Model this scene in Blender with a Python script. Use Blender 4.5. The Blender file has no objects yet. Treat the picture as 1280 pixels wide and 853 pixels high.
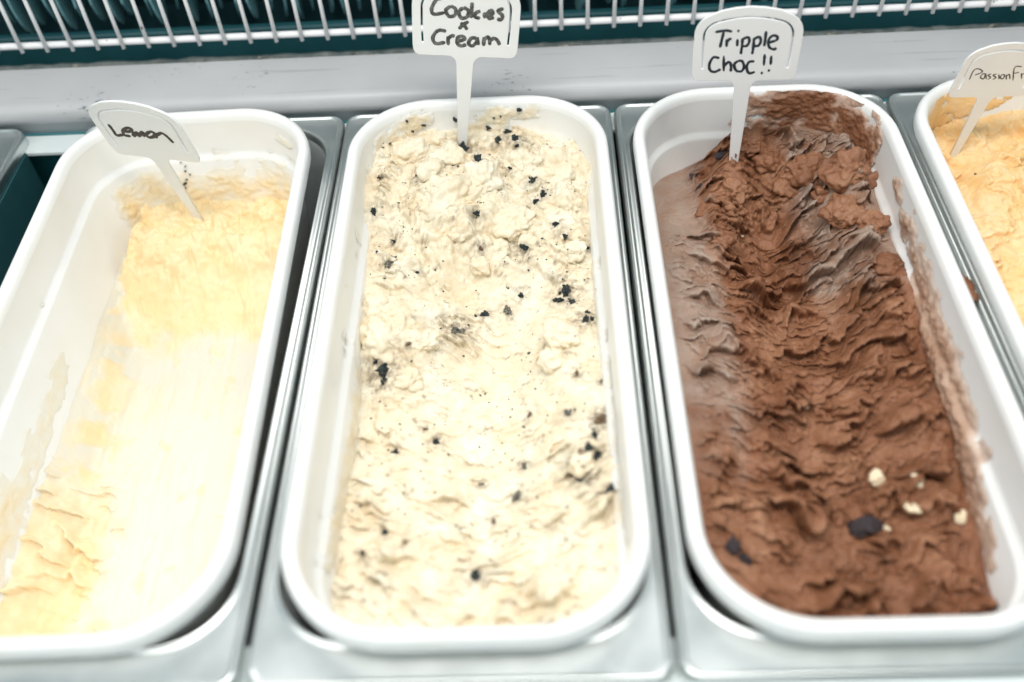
import bpy, bmesh, math, random
import numpy as np
from mathutils import Matrix, Vector, noise as mnoise

random.seed(7)
scene = bpy.context.scene
COL = scene.collection

# ------------------------------------------------------------------ camera
cam_data = bpy.data.cameras.new('camera')
cam = bpy.data.objects.new('camera', cam_data)
COL.objects.link(cam)
cam_data.sensor_width = 36.0
cam_data.lens = 34.107
cam_data.clip_start = 0.01
cam_data.clip_end = 50.0
CAM = Vector((0.13137, -0.55206, 0.39003))
_r = Vector((0.99886387, -0.00158025, -0.04762849))
_u = Vector((0.03253211, 0.75294303, 0.65728111))
_d = Vector((-0.03482287, 0.65808381, -0.752139))
cam.matrix_world = Matrix(((_r.x, _u.x, -_d.x, CAM.x), (_r.y, _u.y, -_d.y, CAM.y),
                           (_r.z, _u.z, -_d.z, CAM.z), (0, 0, 0, 1)))
cam_data.dof.use_dof = True
cam_data.dof.focus_distance = 0.60
cam_data.dof.aperture_fstop = 2.8
cam_data.dof.aperture_blades = 7
scene.camera = cam

# ------------------------------------------------------------------ light
world = bpy.data.worlds.new('World')
scene.world = world
world.use_nodes = True
bg = world.node_tree.nodes['Background']
bg.inputs[0].default_value = (0.74, 0.94, 1.0, 1)
bg.inputs[1].default_value = 0.43

def area(name, loc, target, sx, sy, power, colour):
    l = bpy.data.lights.new(name, 'AREA')
    l.shape = 'RECTANGLE'; l.size = sx; l.size_y = sy
    l.energy = power; l.color = colour
    o = bpy.data.objects.new(name, l)
    COL.objects.link(o)
    o.location = loc
    o.rotation_euler = (Vector(target) - Vector(loc)).to_track_quat('-Z', 'Y').to_euler()
    return o
area('canopy_lamp', (0.12, -0.46, 1.10), (0.12, -0.20, 0.0), 1.0, 0.24, 12.8, (1.0, 0.97, 0.93))
area('steel_highlight_light', (0.10, 0.72, 0.95), (0.10, -0.20, 0.0), 1.7, 0.42, 10.0, (1.0, 0.98, 0.95))  # added out of view to put highlights on the steel
area('front_left_fill', (-0.9, -1.0, 1.05), (0.10, -0.20, 0.0), 0.8, 0.6, 4.0, (1.0, 0.98, 0.95))  # added fill from the front left, no known window

vs = scene.view_settings
vs.view_transform = 'Standard'
vs.look = 'None'
vs.exposure = 0.0
vs.gamma = 1.0
vs.use_curve_mapping = False

# ------------------------------------------------------------------ HF-BEGIN  (noise and shapes in plain numpy, metres)
def _h(ix, iy, s):
    ix = ix.astype(np.int64); iy = iy.astype(np.int64)
    n = (ix * 374761393 + iy * 668265263 + s * 2147483647 * 3) & 0xFFFFFFFF
    n = ((n ^ (n >> 13)) * 1274126177) & 0xFFFFFFFF
    n = ((n ^ (n >> 16)) * 2246822519) & 0xFFFFFFFF
    return ((n ^ (n >> 15)) & 0xFFFFFF) / float(0x1000000)

def perlin(x, y, s=0):
    x = np.asarray(x, float); y = np.asarray(y, float)
    x, y = np.broadcast_arrays(x, y)
    x0 = np.floor(x); y0 = np.floor(y); fx = x - x0; fy = y - y0
    u = fx ** 3 * (fx * (fx * 6 - 15) + 10); v = fy ** 3 * (fy * (fy * 6 - 15) + 10)
    def g(i, j):
        a = _h(x0 + i, y0 + j, s) * 2 * np.pi
        return np.cos(a) * (fx - i) + np.sin(a) * (fy - j)
    a = g(0, 0); b = g(1, 0); c = g(0, 1); d = g(1, 1)
    return 1.45 * ((a + (b - a) * u) * (1 - v) + (c + (d - c) * u) * v)

def fbm(x, y, o=4, s=0, gain=0.5):
    t = 0.0; a = 1.0
    for i in range(o):
        t = t + a * perlin(x * 2 ** i + 13.7 * i, y * 2 ** i - 7.9 * i, s + i * 17); a *= gain
    return t

def billow(x, y, o=3, s=0, gain=0.5):
    t = 0.0; a = 1.0
    for i in range(o):
        t = t + a * (np.abs(perlin(x * 2 ** i + 3.1 * i, y * 2 ** i + 9.2 * i, s + i * 31)) - 0.3); a *= gain
    return t

def sstep(a, b, x):
    t = np.clip((x - a) / (b - a), 0, 1)
    return t * t * (3 - 2 * t)

def tear(x, y, sc, ax, s, warp=0.8, pw=1.3, edge=0.10):
    """torn, overlapping flakes left by a scoop: each flake climbs slowly and breaks off towards the viewer"""
    t = y / sc + warp * perlin(x / (sc * ax), y / (sc * 2.2), s) + 0.35 * warp * perlin(x / (sc * ax * 0.35), y / sc, s + 5) \
        + 0.07 * perlin(x / (sc * 0.22), y / (sc * 0.22), s + 9)
    k = np.floor(t); f = t - k
    a = sstep(-0.35, 0.45, perlin(x / (sc * ax * 0.8) + k * 7.13, k * 3.71 + 0.37, s + 11))
    a1 = sstep(-0.35, 0.45, perlin(x / (sc * ax * 0.8) + (k + 1) * 7.13, (k + 1) * 3.71 + 0.37, s + 11))
    h = a * (1 - f) ** pw
    w = sstep(1 - edge, 1.0, f)
    return h * (1 - w) + a1 * w

def domes(x, y, sc, s, ax=1.0):
    """crumbs: overlapping round lumps of uneven size, 0..1"""
    u = x / (sc * ax); v = y / sc
    u0 = np.floor(u); v0 = np.floor(v); h = np.zeros(np.broadcast(u, v).shape)
    for i in (-1, 0, 1):
        for j in (-1, 0, 1):
            ci = u0 + i; cj = v0 + j
            px = ci + .15 + .7 * _h(ci, cj, s); py = cj + .15 + .7 * _h(ci, cj, s + 1)
            r = .35 + .55 * _h(ci, cj, s + 2) ** 1.5; top = .45 + .55 * _h(ci, cj, s + 3)
            d2 = ((u - px) ** 2 + (v - py) ** 2) / (r * r)
            h = np.maximum(h, top * r / .9 * np.sqrt(np.maximum(0, 1 - d2)))
    return h

TW, TL, TR = 0.0815, 0.1875, 0.052          # tub rim half width, half length, corner radius
IN_Z = [-0.120, -0.114, -0.108, -0.034, -0.0325, -0.0312, -0.004, 0.0]
IN_I = [0.0290, 0.0260, 0.0185, 0.0130, 0.0122, 0.0098, 0.0080, 0.0066]
def inset_at(z):
    return np.interp(z, IN_Z, IN_I)

def wall_fade(x, y, w=.010, lo=.25):
    d = np.minimum(TW - .0130 - np.abs(x), TL - .0130 - np.abs(y))
    return lo + (1 - lo) * sstep(0, w, d)

def hf_cookies(x, y):
    zl = np.interp(y, [-.18, -.125, -.10, -.05, -.011, .0285, .087, .136, .16, .18], [-.040, -.046, -.049, -.058, -.053, -.042, -.034, -.026, -.023, -.022])
    zr = np.interp(y, [-.18, -.11, -.014, .05, .10, .15, .18], [-.036, -.034, -.036, -.043, -.040, -.030, -.024])
    f = sstep(-.075, .075, x)
    b = zl * (1 - f) + zr * f - .019 * np.exp(-((x - .006) / .032) ** 2) * sstep(.085, .03, y) * sstep(-.20, -.10, y) + 0.004 * fbm(x / .05, y / .05, 2, 3)
    bk = sstep(0.050, 0.085, y + .012 * fbm(x / .03, y / .03, 2, 43))
    left = np.exp(-((x + .050) / .020) ** 2 - ((y - .012) / .032) ** 2)
    right = np.exp(-((x - .055) / .016) ** 2 - ((y - .0) / .030) ** 2)
    wx = x + 0.005 * fbm(x / .014, y / .014, 3, 41); wy = y + 0.005 * fbm(x / .014, y / .014, 3, 57)
    wf = wall_fade(x, y, .008, .4)
    cr = np.clip(bk + .8 * left + .5 * right, 0, 1) * wf
    h = b - .003 + domes(wx, wy, .029, 21) * (.002 + .009 * cr) + domes(wx, wy, .0135, 25) * (.0008 + .0055 * cr) + domes(wx, wy, .0064, 29) * .0034 * cr
    h = h + .006 * left
    r_ = np.hypot((wx + .010) / 1.15, wy - .112) + .004 * fbm(x / .012, y / .012, 2, 47)
    h = h + 0.013 * sstep(.042, .016, r_) + .004 * sstep(.022, .008, np.hypot(wx - .040, wy - .115)) - 0.010 * np.exp(-((x + .012) / .016) ** 2 - ((y - .062) / .012) ** 2)
    fr = sstep(0.07, 0.0, y)
    ys = y - 4.5 * x * x * sstep(-.02, -.12, y) + 0.40 * x * sstep(-.06, .02, y)
    mid = np.exp(-((x - .006) / .020) ** 2)
    sm = sstep(-.15, .55, fbm(x / .045, y / .05, 2, 77)) * (1 - .6 * mid * sstep(.06, .03, y)) + .16 + .40 * sstep(-.05, -.10, y)
    h = h + wf * sm * (tear(x, ys, .0140, 2.2, 101, 1.0, 1.2, .16) * 0.0085 * (0.3 + 0.7 * fr) + tear(x, ys + .2 * x, .0078, 2.0, 151, 1.0, 1.2, .16) * 0.0044)
    h = h + 0.0005 * fbm(x / .0050, y / .0040, 3, 7, .6) + 0.0018 * fbm(x / .018, y / .009, 3, 8) + tear(x, ys - .2 * x, .0048, 2.0, 171, 1.0) * .0009 * sstep(-.2, .4, fbm(x / .03, y / .03, 2, 173))
    return h

def hf_choc(x, y):
    zl = np.interp(y, [-.18, -.10, .0, .08, .13, .18], [-.044, -.036, -.032, -.035, -.043, -.056])
    zr = np.interp(y, [-.18, -.136, -.12, -.09, -.0475, -.006, .03, .065, .113, .15, .18], [-.060, -.056, -.051, -.045, -.038, -.036, -.031, -.031, -.033, -.030, -.026])
    f = sstep(-.07, .075, x)
    b = zl * (1 - f) + zr * f
    xc = np.interp(y, [-.18, 0, .06, .12, .17], [.010, .004, .002, .008, .016])
    tr = np.exp(-((x - xc) / .027) ** 2)
    deep = np.interp(y, [-.18, -.08, -.02, .05, .09, .13, .17], [.003, .008, .016, .028, .027, .008, -.012])
    h = b - .004 - tr * deep + 0.003 * fbm(x / .04, y / .05, 2, 13)
    # heap that carries the tag, block on the right behind
    h = h + 0.020 * np.exp(-((x + .016) / .015) ** 2 - ((y - .145) / .026) ** 2)
    h = h + 0.012 * np.exp(-((x - .046) / .020) ** 2 - ((y - .118) / .026) ** 2)
    smooth = sstep(-.034, -.046, x + .006 * fbm(x / .012, y / .02, 2, 5)) * sstep(.075, .095, y)
    wf = wall_fade(x, y, .014, .06)
    rough = (1 - 0.86 * smooth) * wf
    scoop = sstep(-.115, -.145, y - .3 * (x + .02)) * sstep(.012, -.012, x + .02 + .004 * fbm(x / .02, y / .02, 2, 19))
    rough = rough * (1 - 0.8 * scoop)
    lb = sstep(-.034, -.048, x) * sstep(-.10, -.06, y)        # flatter bank along the left wall
    rough = rough * (1 - .40 * lb)
    wx = x + 0.003 * fbm(x / .014, y / .014, 2, 75); wy = y + 0.003 * fbm(x / .016, y / .014, 2, 71)
    ys = wy - 4.5 * x * x
    up = sstep(.06, .115, y)
    amp = .35 + 1.0 * sstep(-.45, .55, perlin(x / .034, y / .024, 207))
    am2 = .35 + 1.0 * sstep(-.45, .55, perlin(x / .026, y / .018, 217))
    h = h + rough * (amp * tear(wx, ys, .0190, 1.7, 201, 1.0, 1.0, .12) * 0.0135 * (1 - .3 * up) + am2 * tear(wx, ys - .25 * x, .0098, 2.1, 231, .9, 1.1, .14) * 0.0078
                     + am2 * tear(wx, ys + .15 * x, .0056, 2.3, 261, .9, 1.1, .16) * 0.0034 + am2 * tear(wx, ys, .0034, 2.0, 281, .9, 1.1, .2) * 0.0013 + domes(x, y, .0042, 291, 1.3) * .0019 * sstep(-.3, .5, perlin(x / .02, y / .02, 295)))
    h = h + rough * (domes(wx, wy, .016, 301, 1.4) * (.0010 + .006 * up) + domes(wx, wy, .0075, 305, 1.5) * (.0012 + .0030 * up))
    h = h + (0.2 + 0.8 * rough) * (0.00045 * fbm(x / .0036, y / .0030, 3, 331, .6) + .0008 * fbm(x / .014, y / .007, 2, 341))
    return h

def hf_passion(x, y):
    b = np.interp(y, [-.18, -.05, .05, .10, .14, .175], [-.022, -.024, -.024, -.030, -.032, -.022])
    h = b - .010 + 0.006 * fbm(x / .05, y / .05, 2, 401)
    h = h + 0.012 * np.exp(-((x + .01) / .035) ** 2 - ((y - .12) / .03) ** 2) - 0.010 * np.exp(-((x + .052) / .014) ** 2 - ((y - .135) / .016) ** 2)
    wx = x + 0.005 * fbm(x / .014, y / .014, 3, 451); wy = y + 0.005 * fbm(x / .014, y / .014, 3, 453)
    h = h + domes(wx, wy, .026, 411) * .007 + domes(wx, wy, .011, 413) * .0035 + tear(wx, wy - 3 * x * x, .018, 1.6, 421, 1.0, 1.3, .25) * 0.0050 \
        + tear(wx, wy, .0085, 1.6, 431, 1.0, 1.3, .25) * 0.0018 + 0.0005 * fbm(x / .004, y / .004, 3, 441, .6)
    return h

LEMON_FLOOR = -0.1135
def lemon_parts(x, y):
    """thickness of lemon ice above the tub floor, and how yellow (thick) it is"""
    n = fbm(x / .02, y / .02, 3, 501); n2 = fbm(x / .05, y / .04, 2, 502)
    lx = x + 0.006 * n
    base = .006 + .030 * sstep(.034, .072, np.abs(x)) ** 1.4 + .030 * sstep(-.12, -.18, y) + .0012 * n2
    wx = x + .004 * fbm(x / .012, y / .012, 3, 503); wy = y + .004 * fbm(x / .012, y / .012, 3, 505)
    yb = y + .004 * n - .10 * x
    hb = np.interp(yb, [.050, .068, .085, .105, .125, .15, .18], [0, .007, .016, .028, .038, .043, .045])
    m = sstep(-.082, -.052, lx - .10 * (y - .12))
    top = sstep(.100, .125, y + .008 * n)
    hb = hb * m + m * sstep(.055, .09, yb) * (domes(wx, wy, .024, 511) * (.002 + .009 * top) + domes(wx, wy, .011, 513) * (.0006 + .006 * top) + tear(wx, y * .35 + .9 * x, .013, 2, 521, 1.1, 1.2, .25) * .0022)
    d = hb - base
    t = base + np.where(d > -.006, (d + .006) ** 2 / .024, 0) * (d < .006) + np.where(d >= .006, d, 0)
    yel = sstep(-.003, .010, d + .003 * n) * sstep(.030, .080, yb + .012 * n)
    left = sstep(-.018, -.042, x + .009 * n) * sstep(-.020, -.070, y + .016 * n)
    t = t + left * (domes(wx, wy, .012, 533) * .003 + tear(wx, wy, .0115, 2.0, 531, 1.0, 1.2, .16) * 0.0075)
    yel = np.maximum(yel, left * (.90 + .35 * n2))
    strip = np.exp(-((x + .050 + .006 * n) / .011) ** 2) * sstep(.10, .05, y)
    sp = fbm(x / .013, y / .018, 4, 541)
    pat = np.maximum(strip * sstep(-.35, .35, n + .2 * n2) * .9, sstep(.38, .85, sp) * .6)
    st_ = sstep(.15, .9, fbm(x / .005, y / .055, 3, 571)) * .30 + sstep(.0, .8, fbm(x / .03, y / .035, 3, 573)) * .14
    pat = np.maximum(pat, st_)
    t = t + pat * .0016 + .0008 * fbm(x / .006, y / .05, 2, 575)
    yel = np.maximum(yel, pat)
    return t + 0.0003 * fbm(x / .004, y / .004, 2, 551) * np.clip(yel * 2, 0.1, 1), np.clip(yel, 0, 1)
def hf_lemon(x, y): return lemon_parts(x, y)[0]
# ------------------------------------------------------------------ HF-END

# ------------------------------------------------------------------ helpers
def tag_thing(o, label, cat, group=None):
    o['label'] = label; o['category'] = cat
    if group: o['group'] = group
    return o

def empty(name, loc=(0, 0, 0), rot=(0, 0, 0)):
    o = bpy.data.objects.new(name, None)
    o.empty_display_size = 0.02
    COL.objects.link(o); o.location = loc; o.rotation_euler = rot
    return o

def link(name, me, mat, parent=None, smooth=True):
    if mat is not None and not me.materials:
        me.materials.append(mat)
    if smooth and len(me.polygons):
        me.polygons.foreach_set('use_smooth', np.ones(len(me.polygons), bool))
    o = bpy.data.objects.new(name, me)
    COL.objects.link(o)
    if parent is not None: o.parent = parent
    return o

def mesh(name, v, f):
    me = bpy.data.meshes.new(name)
    me.from_pydata([tuple(map(float, p)) for p in v], [], [tuple(map(int, q)) for q in f])
    me.update()
    return me

def fast_mesh(name, V, Q):
    me = bpy.data.meshes.new(name)
    me.vertices.add(len(V)); me.vertices.foreach_set('co', np.ascontiguousarray(V, np.float32).ravel())
    me.loops.add(Q.size); me.loops.foreach_set('vertex_index', Q.astype(np.int32).ravel())
    me.polygons.add(len(Q))
    me.polygons.foreach_set('loop_start', np.arange(0, Q.size, 4, dtype=np.int32))
    me.polygons.foreach_set('loop_total', np.full(len(Q), 4, np.int32))
    me.update(); me.validate()
    return me

def rr(hx, hy, r, n=14, m=6):
    """rounded rectangle loop, counter-clockwise, straight sides cut into m"""
    r = max(min(r, hx - 1e-4, hy - 1e-4), 1e-4)
    pts = []
    cs = [(hx - r, hy - r, 0), (-(hx - r), hy - r, 90), (-(hx - r), -(hy - r), 180), (hx - r, -(hy - r), 270)]
    for i, (cx, cy, a0) in enumerate(cs):
        arc = [(cx + r * math.cos(math.radians(a0 + 90 * k / n)), cy + r * math.sin(math.radians(a0 + 90 * k / n))) for k in range(n + 1)]
        nx = cs[(i + 1) % 4]
        e = (nx[0] + r * math.cos(math.radians(nx[2])), nx[1] + r * math.sin(math.radians(nx[2])))
        l = arc[-1]
        arc += [(l[0] + (e[0] - l[0]) * k / m, l[1] + (e[1] - l[1]) * k / m) for k in range(1, m)]
        pts += arc
    return pts

def loft(loops, cap_last=False, cap_first=False):
    v = []; f = []; n = len(loops[0][0])
    for pts, z in loops:
        v += [(x, y, z) for x, y in pts]
    for i in range(len(loops) - 1):
        for k in range(n):
            a = i * n + k; b = i * n + (k + 1) % n
            f.append((a, b, b + n, a + n))
    if cap_last: f.append(tuple(range((len(loops) - 1) * n, len(loops) * n)))
    if cap_first: f.append(tuple(reversed(range(n))))
    return v, f

def box_mesh(name, x0, x1, y0, y1, z0, z1, bev=0.0):
    bm = bmesh.new()
    bmesh.ops.create_cube(bm, size=1)
    for q in bm.verts:
        q.co = Vector(((x0 + x1) / 2 + q.co.x * (x1 - x0), (y0 + y1) / 2 + q.co.y * (y1 - y0), (z0 + z1) / 2 + q.co.z * (z1 - z0)))
    if bev: bmesh.ops.bevel(bm, geom=bm.edges[:], offset=bev, segments=2, affect='EDGES')
    me = bpy.data.meshes.new(name); bm.to_mesh(me); bm.free()
    return me

def profile_mesh(name, prof, x0, x1, nx=1):
    """a yz outline swept along x"""
    v = []; f = []; n = len(prof)
    for i in range(nx + 1):
        x = x0 + (x1 - x0) * i / nx
        v += [(x, y, z) for y, z in prof]
    for i in range(nx):
        for k in range(n):
            a = i * n + k; b = i * n + (k + 1) % n
            f.append((a, a + n, b + n, b))
    f.append(tuple(range(n))); f.append(tuple(reversed(range(nx * n, (nx + 1) * n))))
    return mesh(name, v, f)

def tube(path, rad, k=8, flat=None, cap=True):
    """swept tube; flat = (normal, thickness ratio) squashes it into an ink stroke"""
    P = [Vector(q) for q in path]; v = []; f = []
    for i, q in enumerate(P):
        t = (P[min(i + 1, len(P) - 1)] - P[max(i - 1, 0)])
        if t.length < 1e-9: t = Vector((1, 0, 0))
        t.normalize()
        up = flat[0] if flat else (Vector((0, 0, 1)) if abs(t.z) < .9 else Vector((0, 1, 0)))
        s = t.cross(up).normalized(); w = s.cross(t).normalized()
        R = rad[i] if isinstance(rad, (list, tuple)) else rad
        for j in range(k):
            a = 2 * math.pi * j / k
            v.append(q + s * math.cos(a) * R + w * math.sin(a) * R * (flat[1] if flat else 1))
    for i in range(len(P) - 1):
        for j in range(k):
            a = i * k + j; b = i * k + (j + 1) % k
            f.append((a, b, b + k, a + k))
    if cap:
        f.append(tuple(reversed(range(k)))); f.append(tuple(range((len(P) - 1) * k, len(P) * k)))
    return v, f

# ------------------------------------------------------------------ materials
def mat(name, colour=(0.8, 0.8, 0.8), rough=0.5, metal=0.0, sss=0.0, sssr=(1, .6, .3), ssss=0.004, spec=0.5):
    m = bpy.data.materials.new(name); m.use_nodes = True
    b = m.node_tree.nodes['Principled BSDF']
    b.inputs['Base Color'].default_value = (*colour, 1)
    b.inputs['Roughness'].default_value = rough
    b.inputs['Metallic'].default_value = metal
    b.inputs['Specular IOR Level'].default_value = spec
    if sss:
        b.inputs['Subsurface Weight'].default_value = sss
        b.inputs['Subsurface Radius'].default_value = sssr
        b.inputs['Subsurface Scale'].default_value = ssss
    return m, m.node_tree.nodes, m.node_tree.links, b

def N(nodes, kind, **kw):
    n = nodes.new(kind)
    for k, val in kw.items():
        if hasattr(n, k): setattr(n, k, val)
        else: n.inputs[k].default_value = val
    return n

def ramp(nodes, stops, interp='LINEAR'):
    r = nodes.new('ShaderNodeValToRGB'); r.color_ramp.interpolation = interp
    els = r.color_ramp.elements
    while len(els) < len(stops): els.new(0.5)
    for e, (p, c) in zip(els, stops):
        e.position = p; e.color = (*c, 1) if len(c) == 3 else c
    return r

def noise(nodes, links, scale, detail=4, rough=0.55, vec=None, dist=0.0):
    n = N(nodes, 'ShaderNodeTexNoise', Scale=scale, Detail=detail, Roughness=rough, Distortion=dist)
    if vec is not None: links.new(vec, n.inputs['Vector'])
    return n

def bump(nodes, links, b, src, strength, dist):
    k = N(nodes, 'ShaderNodeBump', Strength=strength, Distance=dist)
    links.new(src, k.inputs['Height']); links.new(k.outputs[0], b.inputs['Normal'])
    return k

def coords(nodes): return nodes.new('ShaderNodeTexCoord').outputs['Object']

def mixc(nodes, links, fac, a, b_):
    m = nodes.new('ShaderNodeMix'); m.data_type = 'RGBA'
    for s, val in ((m.inputs[0], fac), (m.inputs[6], a), (m.inputs[7], b_)):
        if isinstance(val, bpy.types.NodeSocket): links.new(val, s)
        elif isinstance(val, (int, float)): s.default_value = val
        else: s.default_value = (*val, 1)
    return m.outputs[2]

# white tub plastic
M = {}
def plastic(name, colour, tint):
    m, n, l, b = mat(name, colour, 0.38, sss=0.12, sssr=(1, .9, .8), ssss=0.003)
    c = coords(n)
    a = noise(n, l, 30, 3, .5, c)
    r = ramp(n, [(0.45, colour), (0.75, tint)])
    l.new(a.outputs[0], r.inputs[0]); l.new(r.outputs[0], b.inputs['Base Color'])
    g = noise(n, l, 220, 3, .6, c)
    rr_ = ramp(n, [(0.3, (.30,) * 3), (0.7, (.48,) * 3)]); l.new(g.outputs[0], rr_.inputs[0]); l.new(rr_.outputs[0], b.inputs['Roughness'])
    bump(n, l, b, a.outputs[0], 0.06, 0.002)
    return m
M['tub'] = plastic('tub_plastic', (0.86, 0.86, 0.85), (0.84, 0.83, 0.80))
M['tag'] = plastic('tag_plastic', (0.82, 0.82, 0.82), (0.80, 0.80, 0.79))

# brushed steel with water marks and scuffs
m, n, l, b = mat('pan_steel', (0.62, 0.66, 0.65), 0.3, 1.0)
c = coords(n)
mp = N(n, 'ShaderNodeMapping'); mp.inputs['Scale'].default_value = (1400, 26, 400); l.new(c, mp.inputs[0])
st = noise(n, l, 1.0, 3, .6, mp.outputs[0])
bl = noise(n, l, 38, 5, .6, c)
fs = noise(n, l, 420, 2, .5, c)
r1 = ramp(n, [(0.3, (.30,) * 3), (0.72, (.37,) * 3)]); l.new(bl.outputs[0], r1.inputs[0]); l.new(r1.outputs[0], b.inputs['Roughness'])
r2 = ramp(n, [(0.35, (.70, .725, .715)), (0.7, (.73, .755, .745))]); l.new(bl.outputs[0], r2.inputs[0])
r3 = ramp(n, [(0.74, (0, 0, 0)), (0.80, (1, 1, 1))]); l.new(fs.outputs[0], r3.inputs[0])
mc = mixc(n, l, r3.outputs[0], r2.outputs[0], (.78, .79, .78)); l.new(mc, b.inputs['Base Color'])
bump(n, l, b, st.outputs[0], 0.10, 0.0004)
M['steel'] = m

m, n, l, b = mat('basin_steel', (.62, .66, .65), .5, .15)
a = noise(n, l, 30, 4, .6, coords(n)); r = ramp(n, [(.35, (.58, .62, .61)), (.7, (.68, .72, .71))]); l.new(a.outputs[0], r.inputs[0]); l.new(r.outputs[0], b.inputs['Base Color'])
M['basin'] = m
# worn pale paint of the ledge
m, n, l, b = mat('ledge_paint', (0.44, 0.42, 0.46), 0.42)
c = coords(n)
a = noise(n, l, 9, 5, .6, c)
r = ramp(n, [(0.3, (.455, .455, .47)), (0.7, (.53, .53, .54))]); l.new(a.outputs[0], r.inputs[0])
mp = N(n, 'ShaderNodeMapping'); mp.inputs['Scale'].default_value = (150, 420, 420); l.new(c, mp.inputs[0])
ch = noise(n, l, 1.0, 3, .62, mp.outputs[0]); big = noise(n, l, 14, 3, .5, c)
ad = N(n, 'ShaderNodeMath', operation='MULTIPLY'); l.new(ch.outputs[0], ad.inputs[0]); l.new(big.outputs[0], ad.inputs[1])
rc = ramp(n, [(0.385, (0, 0, 0)), (0.43, (.8, .8, .8))]); l.new(ad.outputs[0], rc.inputs[0])
c1 = mixc(n, l, rc.outputs[0], r.outputs[0], (.10, .12, .125))
mp2 = N(n, 'ShaderNodeMapping'); mp2.inputs['Scale'].default_value = (12, 400, 400); l.new(c, mp2.inputs[0])
sc = noise(n, l, 1.0, 2, .5, mp2.outputs[0])
rs = ramp(n, [(0.66, (0, 0, 0)), (0.74, (.5, .5, .5))]); l.new(sc.outputs[0], rs.inputs[0])
c2 = mixc(n, l, rs.outputs[0], c1, (.30, .30, .32)); l.new(c2, b.inputs['Base Color'])
rg = ramp(n, [(0.3, (.34,) * 3), (0.7, (.55,) * 3)]); l.new(a.outputs[0], rg.inputs[0]); l.new(rg.outputs[0], b.inputs['Roughness'])
bump(n, l, b, ch.outputs[0], 0.12, 0.0008)
M['ledge'] = m

def painted(name, c0, c1, rough, scale=40, bs=.1):
    m, n, l, b = mat(name, c0, rough)
    c = coords(n); a = noise(n, l, scale, 5, .6, c)
    r = ramp(n, [(0.35, c0), (0.7, c1)]); l.new(a.outputs[0], r.inputs[0]); l.new(r.outputs[0], b.inputs['Base Color'])
    bump(n, l, b, a.outputs[0], bs, .001)
    return m
M['well'] = painted('well_shadow_teal', (.028, .21, .24), (.040, .25, .28), .6)  # teal of the shadows put into the base colour
M['gap_shade'] = painted('gap_shade_teal', (.009, .072, .084), (.015, .095, .108), .7, 25)  # shade of the left gap put into the plate's colour
M['cavity'] = painted('cavity_shadow_teal', (.005, .040, .050), (.010, .060, .070), .6)  # same shadow teal, set darker for the recess behind the rack
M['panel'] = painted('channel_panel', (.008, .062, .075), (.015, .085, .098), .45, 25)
M['gasket'] = painted('grimy_gasket', (.10, .13, .13), (.30, .32, .30), .6, 90, .3)
M['grime'] = painted('grime', (.05, .06, .05), (.38, .36, .30), .8, 160, .4)
M['fin'] = painted('coil_fin', (.10, .26, .29), (.18, .36, .39), .5, 60, .2)
M['rail'] = painted('rail_paint', (.62, .68, .68), (.70, .75, .75), .4, 20)

# white dipped wire with rust nicks
m, n, l, b = mat('wire_coating', (.88, .86, .87), .42)
c = coords(n); a = noise(n, l, 120, 3, .6, c)
g = N(n, 'ShaderNodeObjectInfo')
mv = N(n, 'ShaderNodeVectorMath', operation='ADD'); l.new(c, mv.inputs[0])
cb = N(n, 'ShaderNodeCombineXYZ'); l.new(g.outputs['Random'], cb.inputs[0]); l.new(g.outputs['Random'], cb.inputs[2]); l.new(cb.outputs[0], mv.inputs[1])
l.new(mv.outputs[0], a.inputs['Vector'])
r = ramp(n, [(0.69, (.88, .86, .87)), (0.73, (.10, .05, .035))]); l.new(a.outputs[0], r.inputs[0]); l.new(r.outputs[0], b.inputs['Base Color'])
bump(n, l, b, a.outputs[0], .15, .0008)
M['wire'] = m

def ink(name, c0, c1):
    m, n, l, b = mat(name, c0, .5)
    c = coords(n); a = noise(n, l, 500, 3, .6, c)
    r = ramp(n, [(0.4, c0), (0.75, c1)]); l.new(a.outputs[0], r.inputs[0]); l.new(r.outputs[0], b.inputs['Base Color'])
    return m
M['ink'] = ink('black_marker', (.010, .020, .028), (.02, .035, .045))
M['ink_worn'] = ink('worn_marker', (.035, .035, .035), (.20, .20, .19))
M['ink_brown'] = ink('brown_black_marker', (.030, .022, .018), (.06, .045, .04))

def ice(name, stops, scale, sss, rough, bumps, specks=None, pale=None, spec=.4, dust=None):
    m, n, l, b = mat(name, stops[0][1], rough, sss=sss, sssr=(1, .75, .5), ssss=0.0035, spec=spec)
    c = coords(n)
    a = noise(n, l, scale, 6, .6, c)
    r = ramp(n, stops); l.new(a.outputs[0], r.inputs[0])
    col = r.outputs[0]
    if pale:
        at = N(n, 'ShaderNodeAttribute', attribute_name='pale')
        col = mixc(n, l, at.outputs['Fac'], col, pale)
    if specks:
        for sc_, th, cc, pat in specks:
            s1 = noise(n, l, sc_, 2, .7, c, 1.0); p = noise(n, l, pat, 2, .5, c)
            mm = N(n, 'ShaderNodeMath', operation='MULTIPLY'); l.new(s1.outputs[0], mm.inputs[0]); l.new(p.outputs[0], mm.inputs[1])
            rr2 = ramp(n, [(th, (0, 0, 0)), (th + .03, (1, 1, 1))]); l.new(mm.outputs[0], rr2.inputs[0])
            col = mixc(n, l, rr2.outputs[0], col, cc)
    if dust:
        at = N(n, 'ShaderNodeAttribute', attribute_name='dust')
        col = mixc(n, l, at.outputs['Fac'], col, dust)
    l.new(col, b.inputs['Base Color'])
    f1 = noise(n, l, bumps[0], 6, .65, c)
    bump(n, l, b, f1.outputs[0], bumps[1], bumps[2])
    return m
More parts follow.
